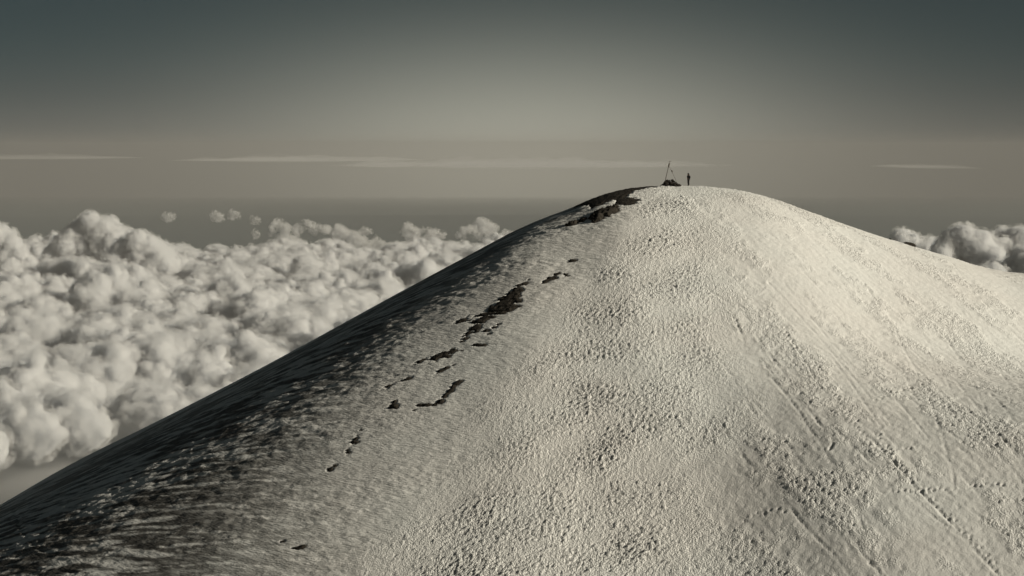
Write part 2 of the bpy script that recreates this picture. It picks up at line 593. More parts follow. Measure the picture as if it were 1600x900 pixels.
def noise_mat(name, c1, c2, scale, rough=0.8, bump=0.3, bscale=None, spec=0.3, bdist=0.05, detail=6.0):
    m, t, p = material(name)
    tc = nd(t, 'ShaderNodeTexCoord')
    n = nd(t, 'ShaderNodeTexNoise', in_Scale=scale, in_Detail=detail, in_Roughness=0.6)
    wire(t, tc, 'Object', n, 'Vector')
    c = ramp(t, n.outputs[0], [(0.3, c1), (0.7, c2)])
    t.links.new(c, p.inputs['Base Color'])
    p.inputs['Roughness'].default_value = rough
    p.inputs['Specular IOR Level'].default_value = spec
    if bump:
        n2 = nd(t, 'ShaderNodeTexNoise', in_Scale=bscale or scale * 3, in_Detail=5.0)
        wire(t, tc, 'Object', n2, 'Vector')
        b = nd(t, 'ShaderNodeBump', in_Strength=bump, in_Distance=bdist)
        wire(t, n2, 0, b, 'Height')
        wire(t, b, 0, p, 'Normal')
    return m


def snow_material():
    m, t, p = material('wind_packed_snow')
    tc = nd(t, 'ShaderNodeTexCoord')
    n = nd(t, 'ShaderNodeTexNoise', in_Scale=0.055, in_Detail=4.0)
    wire(t, tc, 'Object', n, 'Vector')
    base = ramp(t, n.outputs[0], [(0.35, (0.80, 0.775, 0.735)), (0.65, (0.83, 0.825, 0.79))])
    cinder_shade_attr = nd(t, 'ShaderNodeAttribute', attribute_name='cinder')  # painted shade of the left flank and its cinder streaks
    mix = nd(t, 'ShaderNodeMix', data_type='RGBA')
    wire(t, cinder_shade_attr, 'Fac', mix, 0)
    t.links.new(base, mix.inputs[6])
    mix.inputs[7].default_value = (0.045, 0.04, 0.033, 1)  # dark tone for the flank's painted shade and cinder streaks
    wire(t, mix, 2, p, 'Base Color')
    p.inputs['Roughness'].default_value = 0.55
    p.inputs['Specular IOR Level'].default_value = 0.35
    n2 = nd(t, 'ShaderNodeTexNoise', in_Scale=5.5, in_Detail=3.0, in_Roughness=0.65)
    wire(t, tc, 'Object', n2, 'Vector')
    # small sun cups and drawn out wind ripples, finer than the mesh carries (heights in metres)
    vor = nd(t, 'ShaderNodeTexVoronoi', in_Scale=5.6, in_Randomness=1.0)
    warp = nd(t, 'ShaderNodeMix', data_type='RGBA', blend_type='LINEAR_LIGHT')
    warp.inputs[0].default_value = 0.12
    wire(t, tc, 'Object', warp, 6)
    wire(t, n2, 'Color', warp, 7)
    wire(t, warp, 2, vor, 'Vector')
    ac = nd(t, 'ShaderNodeAttribute', attribute_name='cups')
    ar = nd(t, 'ShaderNodeAttribute', attribute_name='ripple')
    mp = nd(t, 'ShaderNodeMapping')
    mp.inputs['Scale'].default_value = (1.2, 0.5, 11.0)
    mp.inputs['Rotation'].default_value = (0, R(5), 0)
    wire(t, tc, 'Object', mp, 'Vector')
    n3 = nd(t, 'ShaderNodeTexNoise', in_Scale=1.0, in_Detail=3.0, in_Roughness=0.6)
    wire(t, mp, 0, n3, 'Vector')
    hc = mathn(t, 'MULTIPLY', mathn(t, 'MULTIPLY', vor.outputs['Distance'], ac.outputs['Fac']), 0.125)
    hr = mathn(t, 'MULTIPLY', mathn(t, 'MULTIPLY', n3.outputs[0], ar.outputs['Fac']), 0.15)
    hg = mathn(t, 'MULTIPLY', n2.outputs[0], 0.035)
    b = nd(t, 'ShaderNodeBump', in_Strength=1.0, in_Distance=1.0)
    t.links.new(mathn(t, 'ADD', mathn(t, 'ADD', hc, hr), hg), b.inputs['Height'])
    wire(t, b, 0, p, 'Normal')
    return m


ROCK = noise_mat('dark_cinder_rock', (0.013, 0.011, 0.008), (0.05, 0.042, 0.033), 1.8, 0.9, 0.8, 5.0, 0.2, 0.12)
STONE = noise_mat('dark_lava_stone', (0.012, 0.010, 0.008), (0.045, 0.036, 0.028), 5.0, 0.9, 0.7, 14.0, 0.2, 0.04)
WOOD = noise_mat('weathered_wood', (0.03, 0.024, 0.017), (0.09, 0.07, 0.05), 9.0, 0.85, 0.4, 30.0, 0.2, 0.01)
CLOTH_DARK = noise_mat('dark_jacket_cloth', (0.010, 0.011, 0.012), (0.02, 0.02, 0.021), 14.0, 0.85, 0.3, 60.0, 0.2, 0.005)
CLOTH_TROUSER = noise_mat('dark_trouser_cloth', (0.012, 0.011, 0.010), (0.022, 0.02, 0.018), 14.0, 0.9, 0.3, 60.0, 0.2, 0.005)
SKIN = noise_mat('skin', (0.28, 0.17, 0.11), (0.36, 0.22, 0.15), 20.0, 0.6, 0.1, 90.0, 0.3, 0.002)
BOOT = noise_mat('boot_leather', (0.012, 0.009, 0.007), (0.03, 0.022, 0.016), 20.0, 0.6, 0.2, 60.0, 0.3, 0.003)
CORD = noise_mat('faded_offering_cloth', (0.05, 0.04, 0.03), (0.12, 0.09, 0.06), 18.0, 0.9, 0.3, 60.0, 0.2, 0.004)
SNOW = snow_material()

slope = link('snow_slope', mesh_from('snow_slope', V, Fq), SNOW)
tag(slope, 'snow covered cinder cone', kind='structure')
# shade of the left flank painted into the snow colour, broken into level cinder streaks
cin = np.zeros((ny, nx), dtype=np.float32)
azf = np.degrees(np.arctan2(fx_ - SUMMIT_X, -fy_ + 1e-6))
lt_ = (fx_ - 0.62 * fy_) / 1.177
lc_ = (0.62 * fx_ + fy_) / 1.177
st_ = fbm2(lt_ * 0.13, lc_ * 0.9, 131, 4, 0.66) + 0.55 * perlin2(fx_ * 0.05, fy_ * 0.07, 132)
bare = -40 + 0.36 * (np.hypot(fx_ - SUMMIT_X, fy_) - 60)      # edge of the painted shade and its cinder streaks
dz_ = azf + 9 * st_ - bare  # degrees from the edge of the painted shade
cin[i0:i1, j0:j1] = sstep(-0.42, 0.22, st_) * sstep(10, -10, dz_) * 0.94  # painted flank shade, broken into cinder streaks
for key_ in ('cups', 'ripple'):
    full_ = np.zeros((ny, nx), dtype=np.float32)
    full_[i0:i1, j0:j1] = ROUGH[key_]
    slope.data.attributes.new(key_, 'FLOAT', 'POINT').data.foreach_set('value', full_.ravel())
slope.data.attributes.new('cinder', 'FLOAT', 'POINT').data.foreach_set('value', cin.ravel())  # carries the painted shade as well as the cinder streaks


def snow_z(x, y):
    """height of the built snow surface"""
    j = min(max(int(np.searchsorted(XS, x)) - 1, 0), nx - 2)
    i = min(max(int(np.searchsorted(YS, y)) - 1, 0), ny - 2)
    a, b = (x - XS[j]) / (XS[j + 1] - XS[j]), (y - YS[i]) / (YS[i + 1] - YS[i])
    q = Z
    fz = (q[i, j] * (1 - a) + q[i, j + 1] * a) * (1 - b) + (q[i + 1, j] * (1 - a) + q[i + 1, j + 1] * a) * b
    z = fz
    return float(z)


# rock patches ------------------------------------------------------
for key, (lab, polys) in PATCH.items():
    lo = np.min([p.min(0) for p in polys], 0) - 1.2
    hi = np.max([p.max(0) for p in polys], 0) + 1.2
    st = 0.16 if max(hi - lo) < 25 else 0.2
    xs, ys = np.arange(lo[0], hi[0], st), np.arange(lo[1], hi[1], st)
    x, y = np.meshgrid(xs, ys)
    sd = np.full(x.shape, -9.0)
    for poly in polys:
        sd = np.maximum(sd, poly_sd(x, y, poly))
    sd = sd + ragged(x, y, key == 'long')
    rough = np.abs(perlin2(x * 1.1, y * 1.1, 81)) * 0.36 + np.abs(perlin2(x * 2.6, y * 2.6, 82)) * 0.22 + 0.10 * perlin2(x * 5, y * 5, 83)
    tall = 0.45 if key != 'crest' else 0.3
    tall = 0.9 if key == 'block' else tall
    h = np.interp(sd, [-0.6, -0.02, 0.25, 1.2], [-0.6, -0.12, 0.03, 0.08]) + rough * sstep(-0.1, 0.5, sd) * tall
    if key == 'block':
        f1, f2 = worley2(x * 0.5 + 0.3, y * 0.5, 84)
        h = h + sstep(0, 0.5, sd) * (0.6 * sstep(0.02, 0.2, np.sqrt(f2) - np.sqrt(f1)) * (0.4 + 0.6 * (hash2(np.floor(x * .5).astype(np.int64), np.floor(y * .5).astype(np.int64), 3) % 100) / 100))
    z = cone(x, y) + h
    keep = sd > -0.45
    id2 = np.arange(x.size).reshape(x.shape)
    q = np.stack([id2[:-1, :-1], id2[:-1, 1:], id2[1:, 1:], id2[1:, :-1]], -1).reshape(-1, 4)
    fk = keep.ravel()[q].any(1)
    q = q[fk]
    used = np.unique(q)
    remap = np.full(x.size, -1); remap[used] = np.arange(len(used))
    pts = np.stack([x, y, z], -1).reshape(-1, 3)[used]
    c = pts.mean(0)
    o = link('rock_outcrop', mesh_from('rock_outcrop', pts - c, remap[q], smooth=False), ROCK)
    o.location = c
    tag(o, lab, 'rock outcrop', 'dark rock showing through the snow')


def stone_mesh(name, rad, seed, flat=0.7, sub=2, jag=0.25):
    bm = bmesh.new()
    bmesh.ops.create_icosphere(bm, subdivisions=sub, radius=1.0)
    r = random.Random(seed)
    cuts = [(Vector((r.gauss(0, 1), r.gauss(0, 1), r.gauss(0, 1))).normalized(), r.uniform(0.55, 0.85)) for _ in range(8)]
    for v in bm.verts:
        n = v.co.normalized()
        k = 1.0
        for d, c in cuts:
            dp = n.dot(d)
            if dp > 0.05:
                k = min(k, c / dp)
        v.co = n * k * (1 + r.uniform(-jag, jag) * 0.3)
        v.co.z *= flat
        v.co *= rad
    me = bpy.data.meshes.new(name)
    bm.to_mesh(me); bm.free()
    return me


# boulders on the skyline to the right, and blocks of the upper outcrop
def boulder(px, py, rad, flat, seed, label, sink=0.35, group=None, xs=1.0):
    x, y = ground_at(px, py)
    me = stone_mesh('boulder', rad, seed, flat, 3, 0.2)
    for v in me.vertices:
        v.co.x *= xs
    o = link('boulder', me, STONE)
    o.location = (x, y, snow_z(x, y) + rad * flat * (1 - 2 * sink))
    o.rotation_euler = (0, 0, seed * 1.3)
    tag(o, label, 'boulder', group)
    return o


boulder(1422, 382, 0.62, 0.55, 3, 'dark boulder on the right skyline of the snow slope', 0.3, xs=1.5).rotation_euler = (0, 0.25, 0.1)
boulder(1391, 372, 0.22, 0.6, 5, 'tiny dark stone on the skyline uphill of the right boulder', 0.3)
boulder(933, 334, 0.42, 1.35, 7, 'upright dark block at the left end of the upper outcrop', 0.3)
boulder(943, 336, 0.45, 0.8, 8, 'squat dark block in the middle of the upper outcrop', 0.3)
boulder(952, 331, 0.5, 0.7, 9, 'wide dark block under the snow ledge of the upper outcrop', 0.3, xs=1.3)
boulder(926, 343, 0.45, 0.8, 10, 'rounded dark block at the lower left foot of the upper outcrop', 0.3)
boulder(961, 326, 0.45, 0.9, 11, 'dark block at the upper right end of the upper outcrop', 0.3)

# ------------------------------------------------------------------ cairn and pole frame on the summit
def crest_point(px):
    ys_ = np.arange(-6, 8, 0.1)
    x = (px - 800) / F_PX * (ys_ - CAM[1])
    _, pr, _ = project(x, ys_, np.array([snow_z(a, b) for a, b in zip(x, ys_)]))
    i = int(np.argmin(pr))
    return x[i], ys_[i]


M_PX = 287.0 / F_PX
ca_x, ca_y = crest_point(1048)
cairn = empty('stone_cairn', (ca_x, ca_y, snow_z(ca_x, ca_y) - 0.05))
tag(cairn, 'low heap of dark lava stones on the summit', 'cairn')
rg = random.Random(12)
stone_library = [stone_mesh('stone', 1.0, 40 + k, 0.75, 1, 0.3) for k in range(7)]
for s in stone_library:
    s.materials.append(STONE)
count = 0
prof = lambda x: float(np.interp(x, [-1.32, -1.0, -0.55, -0.25, 0.3, 0.55, 0.95, 1.32], [0.06, 0.42, 0.86, 0.92, 0.86, 0.72, 0.40, 0.05]))
while count < 190:
    x, y = rg.uniform(-1.3, 1.3), rg.uniform(-1.0, 1.0)
    top = prof(x) * max(0.0, 1 - (abs(y) / 1.05) ** 1.6)
    if top < 0.03:
        continue
    z = top if rg.random() < 0.75 else rg.uniform(0, top)
    rad = rg.uniform(0.10, 0.21)
    if count < 45:                     # large stones make the heart of the heap
        rad = rg.uniform(0.22, 0.32)
        z = top * rg.uniform(0.3, 0.75)
    s = link('stone', stone_library[count % 7], None, cairn)
    s.scale = (rad * rg.uniform(.9, 1.3), rad * rg.uniform(.9, 1.2), rad * rg.uniform(.7, 1))
    s.location = (x, y, max(z - rad * 0.5, 0.02))
    s.rotation_euler = (rg.uniform(-.5, .5), rg.uniform(-.5, .5), rg.uniform(0, 6.28))
    count += 1


def tube(bm, pts, radii, seg=10):
    rings = []
    for i, (p, r) in enumerate(zip(pts, radii)):
        p = Vector(p)
        d = (Vector(pts[min(i + 1, len(pts) - 1)]) - Vector(pts[max(i - 1, 0)])).normalized()
        a = d.orthogonal().normalized() if i == 0 else (prev - d * prev.dot(d)).normalized()
        prev = a
        b = d.cross(a)
        rings.append([bm.verts.new(p + (a * math.cos(t) + b * math.sin(t)) * r) for t in [2 * math.pi * k / seg for k in range(seg)]])
    for r0, r1 in zip(rings[:-1], rings[1:]):
        for k in range(seg):
            bm.faces.new((r0[k], r0[(k + 1) % seg], r1[(k + 1) % seg], r1[k]))
    bm.faces.new(rings[0][::-1]); bm.faces.new(rings[-1])


def tube_obj(name, pts, radii, mat, parent, seg=10):
    bm = bmesh.new()
    tube(bm, pts, radii, seg)
    bmesh.ops.recalc_face_normals(bm, faces=bm.faces)
    me = bpy.data.meshes.new(name)
    bm.to_mesh(me); bm.free()
    for p in me.polygons:
        p.use_smooth = True
    return link(name, me, mat, parent)


def px_off(px, py):                  # metres right of / above the cairn's base, from the photograph's scale there
    return (px - 1048) * M_PX, (291 - py) * M_PX


frame = empty('pole_altar', (ca_x, ca_y - 0.15, snow_z(ca_x, ca_y)))
tag(frame, 'leaning wooden poles lashed together above the summit stone heap', 'altar')


def pole(pts, r0, r1, y0, y1):
    P = []
    n = len(pts)
    for i, (a, b) in enumerate(pts):
        X, Zz = px_off(a, b)
        P.append((X, y0 + (y1 - y0) * i / (n - 1), Zz))
    return tube_obj('pole', P, [r0 + (r1 - r0) * i / (n - 1) for i in range(n)], WOOD, frame)


pole([(1038.0, 289), (1040.2, 277), (1042.4, 268), (1043.8, 262), (1045.2, 257), (1046.4, 253.5)], 0.048, 0.026, -0.45, -0.02)
pole([(1055.6, 284), (1052.0, 276), (1048.5, 268.5), (1044.6, 261)], 0.022, 0.013, -0.35, 0.03)
X, Zz = px_off(1044.6, 259.8)
tube_obj('offering_bundle', [(X - .06, -0.05, Zz - .30), (X - .03, -0.05, Zz - .18), (X + .0, -0.04, Zz), (X + .05, -.04, Zz + .2), (X + .07, -.03, Zz + .3)],
         [.05, .09, .10, .11, .04], CORD, frame)
X, Zz = px_off(1046.2, 254.2)
tube_obj('crosspiece', [(X - .11, -0.02, Zz + .03), (X + .13, -0.0, Zz + .06)], [.03, .025], WOOD, frame)
X, Zz = px_off(1049.2, 269.3)
tube_obj('hanging_bundle', [(X - .03, -.12, Zz + .18), (X + .0, -.14, Zz + .08), (X + .03, -.14, Zz - .06), (X + .06, -.14, Zz - .16)], [.03, .08, .085, .03], CORD, frame)
X, Zz = px_off(1044.1, 262)
bm = bmesh.new()
for k in range(4):
    ring = [(X + .075 * math.cos(t), .02 + .09 * math.sin(t), Zz - .06 + k * .035 + .012 * math.sin(t * 2)) for t in [i * math.pi / 6 for i in range(13)]]
    tube(bm, ring, [0.012] * 13, 6)
me = bpy.data.meshes.new('lashing'); bm.to_mesh(me); bm.free()
link('lashing', me, CORD, frame)

# ------------------------------------------------------------------ the person
def skin_mesh(name, verts, edges, radii, root=0, sub=2):
    me = bpy.data.meshes.new(name)
    me.from_pydata(verts, edges, [])
    o = bpy.data.objects.new(name, me)
    COL.objects.link(o)
    o.modifiers.new('skin', 'SKIN').use_smooth_shade = True
    sv = me.skin_vertices[0].data
    for i, r in enumerate(radii):
        sv[i].radius = r if isinstance(r, tuple) else (r, r)
        sv[i].use_root = (i == root)
    o.modifiers.new('sub', 'SUBSURF').levels = sub
    dg = bpy.context.evaluated_depsgraph_get()
    out = bpy.data.meshes.new_from_object(o.evaluated_get(dg))
    out.name = name
    bpy.data.objects.remove(o)
    bpy.data.meshes.remove(me)
    for p in out.polygons:
        p.use_smooth = True
    return out


def build_person():
    px, py = crest_point(1075.3)
    root = empty('person', (px, py, snow_z(px, py) - 0.02), R(38))
    tag(root, 'person in dark hooded jacket standing on the summit, hands together in front', 'person')
    # faces -x (left), height 1.78 m; local: -x forward, y = side, z up
    S = lambda y: 1 if y > 0 else -1
    bv, be, br = [], [], []

    def jn(p, r, parent=None):
        bv.append(p); br.append(r)
        if parent is not None:
            be.append((parent, len(bv) - 1))
        return len(bv) - 1
    pel = jn((0.02, 0, 0.95), (0.15, 0.12))
    wai = jn((0.03, 0, 1.10), (0.14, 0.11), pel)
    che = jn((0.05, 0, 1.30), (0.16, 0.13), wai)
    upc = jn((0.03, 0, 1.43), (0.13, 0.10), che)
    nek = jn((-0.01, 0, 1.52), 0.06, upc)
    skl = jn((-0.04, 0, 1.60), (0.075, 0.085), nek)
    cro = jn((-0.035, 0, 1.70), (0.075, 0.085), skl)
    nose = jn((-0.135, 0, 1.615), 0.014, skl)
    chin = jn((-0.10, 0, 1.555), 0.03, skl)
    for s in (-1, 1):
        hip = jn((0.02, 0.09 * s, 0.90), 0.095, pel)
        kne = jn((-0.02 + 0.02 * s, 0.10 * s, 0.50), 0.062, hip)
        cal = jn((0.03 + 0.03 * s, 0.105 * s, 0.34), 0.058, kne)
        ank = jn((0.03 + 0.04 * s, 0.11 * s, 0.09), 0.042, cal)
        jn((-0.12 + 0.04 * s, 0.13 * s, 0.04), 0.035, ank)
        sho = jn((0.03, 0.18 * s, 1.42), 0.065, upc)
        elb = jn((0.07, 0.24 * s, 1.14), 0.045, sho)
        wri = jn((-0.13, 0.10 * s, 1.08), 0.028, elb)
        pal = jn((-0.19, 0.055 * s, 1.09), (0.030, 0.022), wri)
        for k, (dz, L) in enumerate([(0.028, 0.045), (0.010, 0.052), (-0.008, 0.048), (-0.026, 0.038)]):
            f1 = jn((-0.22, 0.040 * s, 1.09 + dz), 0.0095, pal)
            f2 = jn((-0.22 - L * 0.5, 0.012 * s, 1.087 + dz), 0.0088, f1)
            jn((-0.215 - L * 0.3, -0.022 * s, 1.083 + dz), 0.008, f2)
        t1 = jn((-0.185, 0.045 * s, 1.125), 0.010, wri)
        jn((-0.215, 0.02 * s, 1.145), 0.009, t1)
    link('body', skin_mesh('body', bv, be, br, 0), SKIN, root)
    # jacket with hood
    jv = [(0.03, 0, 0.84), (0.03, 0, 0.98), (0.04, 0, 1.12), (0.06, 0, 1.30), (0.05, 0, 1.44)]
    je = [(0, 1), (1, 2), (2, 3), (3, 4)]
    jr = [(0.25, 0.22), (0.24, 0.215), (0.235, 0.21), (0.26, 0.23), (0.18, 0.16)]
    for s in (-1, 1):
        n = len(jv)
        jv += [(0.04, 0.20 * s, 1.42), (0.08, 0.27 * s, 1.13), (-0.05, 0.185 * s, 1.09), (-0.135, 0.10 * s, 1.085)]
        je += [(4, n), (n, n + 1), (n + 1, n + 2), (n + 2, n + 3)]
        jr += [0.095, 0.075, 0.06, 0.048]
    link('jacket', skin_mesh('jacket', jv, je, jr, 0), CLOTH_DARK, root)
    # hood: shell open towards -x
    bm = bmesh.new()
    bmesh.ops.create_uvsphere(bm, u_segments=20, v_segments=14, radius=1.0)
    bmesh.ops.delete(bm, geom=[v for v in bm.verts if v.co.x < -0.55 and -0.75 < v.co.z < 0.7], context='VERTS')
    for v in bm.verts:
        c = v.co.copy()
        v.co = Vector((c.x * 0.135 - 0.025, c.y * 0.12, c.z * 0.165 + 1.625))
        if c.z < -0.3:
            v.co.x += 0.03; v.co.y *= 1.15
    me = bpy.data.meshes.new('hood'); bm.to_mesh(me); bm.free()
    for p in me.polygons: p.use_smooth = True
    hood = link('hood', me, CLOTH_DARK, root)
    so = hood.modifiers.new('thick', 'SOLIDIFY'); so.thickness = 0.02; so.offset = 1
    # eyes and mouth on the face
    for s in (-1, 1):
        me = stone_mesh('eye', 0.012, 3, 1.0, 2, 0.0)
        e = link('eye', me, BOOT, root); e.location = (-0.118, 0.032 * s, 1.635)
    tube_obj('mouth', [(-0.122, -0.022, 1.572), (-0.128, 0, 1.570), (-0.122, 0.022, 1.572)], [.004, .006, .004], BOOT, root, 6)
    # trousers
    tv = [(0.02, 0, 0.98), (0.02, 0, 0.90)]
    te = [(0, 1)]
    trr = [(0.165, 0.135), (0.165, 0.14)]
    for s in (-1, 1):
        n = len(tv)
        tv += [(0.02, 0.09 * s, 0.84), (-0.015 + 0.02 * s, 0.10 * s, 0.50), (0.03 + 0.03 * s, 0.105 * s, 0.32), (0.03 + 0.04 * s, 0.11 * s, 0.12)]
        te += [(1, n), (n, n + 1), (n + 1, n + 2), (n + 2, n + 3)]
        trr += [0.115, 0.085, 0.08, 0.075]
    link('trousers', skin_mesh('trousers', tv, te, trr, 0), CLOTH_TROUSER, root)
    for s in (-1, 1):
        dx = 0.04 * s
        me = skin_mesh('boot', [(0.03 + dx, 0.11 * s, 0.20), (0.03 + dx, 0.11 * s, 0.07), (-0.06 + dx, 0.12 * s, 0.055), (-0.16 + dx, 0.135 * s, 0.05), (0.075 + dx, 0.105 * s, 0.05)],
                       [(0, 1), (1, 2), (2, 3), (1, 4)], [0.062, 0.06, 0.052, 0.044, 0.045], 1)
        link('boot', me, BOOT, root)
    return root


build_person()

# ------------------------------------------------------------------ sea and clouds
H = 800.0                             # depth of the cloud tops below the eye
SEA_Z = CAM[2] - 1.7 * H


def sea():
    me, ang = None, np.linspace(0, 2 * math.pi, 65)[:-1]
    rr = np.array([0.0, 3000, 9000, 18000, 30000, 43000])
    vs_ = [(0, 0, 0)]
    for r in rr[1:]:
        vs_ += [(r * math.cos(a), r * math.sin(a), 0) for a in ang]
    bm = bmesh.new()
    bvs = [bm.verts.new(v) for v in vs_]
    for k in range(64):
        bm.faces.new((bvs[0], bvs[1 + k], bvs[1 + (k + 1) % 64]))
    for ring in range(len(rr) - 2):
        a, b = 1 + ring * 64, 1 + (ring + 1) * 64
        for k in range(64):
            bm.faces.new((bvs[a + k], bvs[b + k], bvs[b + (k + 1) % 64], bvs[a + (k + 1) % 64]))
    me = bpy.data.meshes.new('sea'); bm.to_mesh(me); bm.free()
    m, t, p = material('sea_water')
    tc = nd(t, 'ShaderNodeTexCoord')
    n = nd(t, 'ShaderNodeTexNoise', in_Scale=0.0004, in_Detail=6.0)
    wire(t, tc, 'Object', n, 'Vector')
    t.links.new(ramp(t, n.outputs[0], [(0.35, (0.018, 0.026, 0.030)), (0.65, (0.03, 0.040, 0.043))]), p.inputs['Base Color'])
    p.inputs['Roughness'].default_value = 0.22
    n2 = nd(t, 'ShaderNodeTexNoise', in_Scale=0.02, in_Detail=6.0)
    wire(t, tc, 'Object', n2, 'Vector')
    b = nd(t, 'ShaderNodeBump', in_Strength=0.15, in_Distance=3.0)
    wire(t, n2, 0, b, 'Height'); wire(t, b, 0, p, 'Normal')
    o = link('sea', me, m)
    o.location = (0, 0, SEA_Z)
    tag(o, 'hazy blue grey sea far below', kind='structure')


sea()


def cloud_material(name, dens, aniso=0.3):
    m = bpy.data.materials.new(name)
    m.use_nodes = True
    t = m.node_tree
    t.nodes.clear()
    v = nd(t, 'ShaderNodeVolumeScatter', in_Density=dens, in_Anisotropy=aniso, in_Color=(0.985, 0.962, 0.925, 1))
    o = nd(t, 'ShaderNodeOutputMaterial')
    wire(t, v, 0, o, 'Volume')
    return m


CLOUD = cloud_material('cumulus_cloud', 0.085)
CLOUD_VEIL = cloud_material('cloud_veil', 0.014)
vt = CLOUD_VEIL.node_tree
vtc = nd(vt, 'ShaderNodeTexCoord')
vn = nd(vt, 'ShaderNodeTexNoise', in_Scale=0.032, in_Detail=3.0, in_Roughness=0.62)
wire(vt, vtc, 'Object', vn, 'Vector')
vm = nd(vt, 'ShaderNodeMapRange', in_1=0.46, in_2=0.66, in_3=0.0, in_4=0.045)
wire(vt, vn, 0, vm, 0)
vt.links.new(vm.outputs[0], [n_ for n_ in vt.nodes if n_.bl_idname == 'ShaderNodeVolumeScatter'][0].inputs['Density'])
CLOUD_VEIL.cycles.volume_step_rate = 0.045
CLOUD_THIN = cloud_material('thin_cloud', 0.010)


def at(px, py, d):
    """point seen at a photograph pixel, d metres ahead of the camera"""
    r = ray_dir(px, py)
    return CAM + r * (d / r[1])


ICO = None


def ico():
    global ICO
    if ICO is None:
        bm = bmesh.new()
        bmesh.ops.create_icosphere(bm, subdivisions=2, radius=1.0)
        ICO = (np.array([v.co[:] for v in bm.verts]), np.array([[v.index for v in f.verts] for f in bm.faces]))
        bm.free()
    return ICO


def fuse(name, balls, voxel, c):
    iv, jf = ico()
    vv = (balls[:, None, :3] + iv[None] * balls[:, None, 3:6]).reshape(-1, 3)
    ff = (jf[None] + (np.arange(len(balls)) * len(iv))[:, None, None]).reshape(-1, 3)
    me = mesh_from(name + '_raw', vv - c, ff)
    o = bpy.data.objects.new(name + '_raw', me)
    COL.objects.link(o)
    rm = o.modifiers.new('fuse', 'REMESH')
    rm.mode = 'VOXEL'
    rm.voxel_size = voxel
    rm.adaptivity = 0.0
    sm = o.modifiers.new('soft', 'SMOOTH'); sm.iterations = 2; sm.factor = 0.5
    dg = bpy.context.evaluated_depsgraph_get()
    out = bpy.data.meshes.new_from_object(o.evaluated_get(dg))
    out.name = name
    bpy.data.objects.remove(o); bpy.data.meshes.remove(me)
    n = len(out.vertices)
    co = np.empty(n * 3, np.float32); out.vertices.foreach_get('co', co)
    no = np.empty(n * 3, np.float32); out.vertices.foreach_get('normal', no)
    return out, co.reshape(-1, 3).astype(float), no.reshape(-1, 3).astype(float)


def cloud_mesh(name, balls, voxel, mat, seed=0, slab=None, rough=1.0, cauli=None, veil=0.0):
    """balls (n,6): centre and radii. Fused by a voxel remesh, then roughened into cauliflower heads"""
    balls = np.asarray(balls, float)
    c = balls[:, :3].mean(0)
    out, co, no = fuse(name, balls, voxel, c)
    n = len(co)
    w = co + c
    d = np.zeros(n)
    base = cauli or 0.06 * H
    for k, (s, a) in enumerate([(1.0, 0.34), (0.46, 0.34), (0.21, 0.32)]):
        L = base * s
        if L < voxel * 1.6:
            break
        f = np.sqrt(worley3(w / L + 3.7 * k + seed, 60 + k))
        d += a * L * (0.62 - f)
    co = co + no * d[:, None] * rough
    out.vertices.foreach_set('co', co.astype(np.float32).ravel())
    out.update()
    out.materials.clear()
    out.materials.append(mat)
    ob = link(name, out)
    ob.location = c
    if veil:                          # thin ragged vapour round the dense body
        puffed = balls.copy()
        puffed[:, 3:6] += veil * 0.75
        o2, co, no = fuse(name, puffed, voxel * 1.75, c)
        w = co + c
        L = veil * 1.5
        f = np.sqrt(worley3(w / L + seed, 67)) + 0.6 * np.sqrt(worley3(w / (0.5 * L) + seed, 68))
        f0 = np.sqrt(worley3(w / base + seed, 60))
        grow_ = veil * np.clip(1.3 - 1.4 * f, -0.6, 1.2) + 0.34 * base * (0.62 - f0)
        o2.vertices.foreach_set('co', (co + no * grow_[:, None]).astype(np.float32).ravel())
        o2.update()
        o2.materials.clear()
        o2.materials.append(CLOUD_VEIL)
        link('vapour_veil', o2, None, ob)
    return ob


def heap(rg, cx, cy_, base, rx, ry, hgt, n, lob=(0.14, 0.36)):
    """one cumulus heap: a body and lobes piled on it"""
    out = [(cx, cy_, base + hgt * 0.30, rx * 0.78, ry * 0.78, hgt * 0.50)]
    for _ in range(n):
        a = rg.uniform(0, 2 * math.pi)
        e = math.asin(rg.uniform(-0.25, 1))
        k = rg.uniform(0.62, 1.0)
        r = min(rx, ry) * rg.uniform(*lob)
        out.append((cx + math.cos(a) * math.cos(e) * rx * k * 0.85, cy_ + math.sin(a) * math.cos(e) * ry * k * 0.85,
                    base + hgt * (0.28 + 0.62 * max(math.sin(e), -0.2) * k), r, r, r * rg.uniform(0.8, 1.0)))
    return out


# limb of the cone: how far to the right the cloud sea can be seen at each distance (in H)
LIM_D = [5.0, 5.9, 6.9, 8.8, 12.0, 16.0, 21.3, 26.0]
LIM_P = [-40, 20, 170, 370, 560, 670, 770, 860]


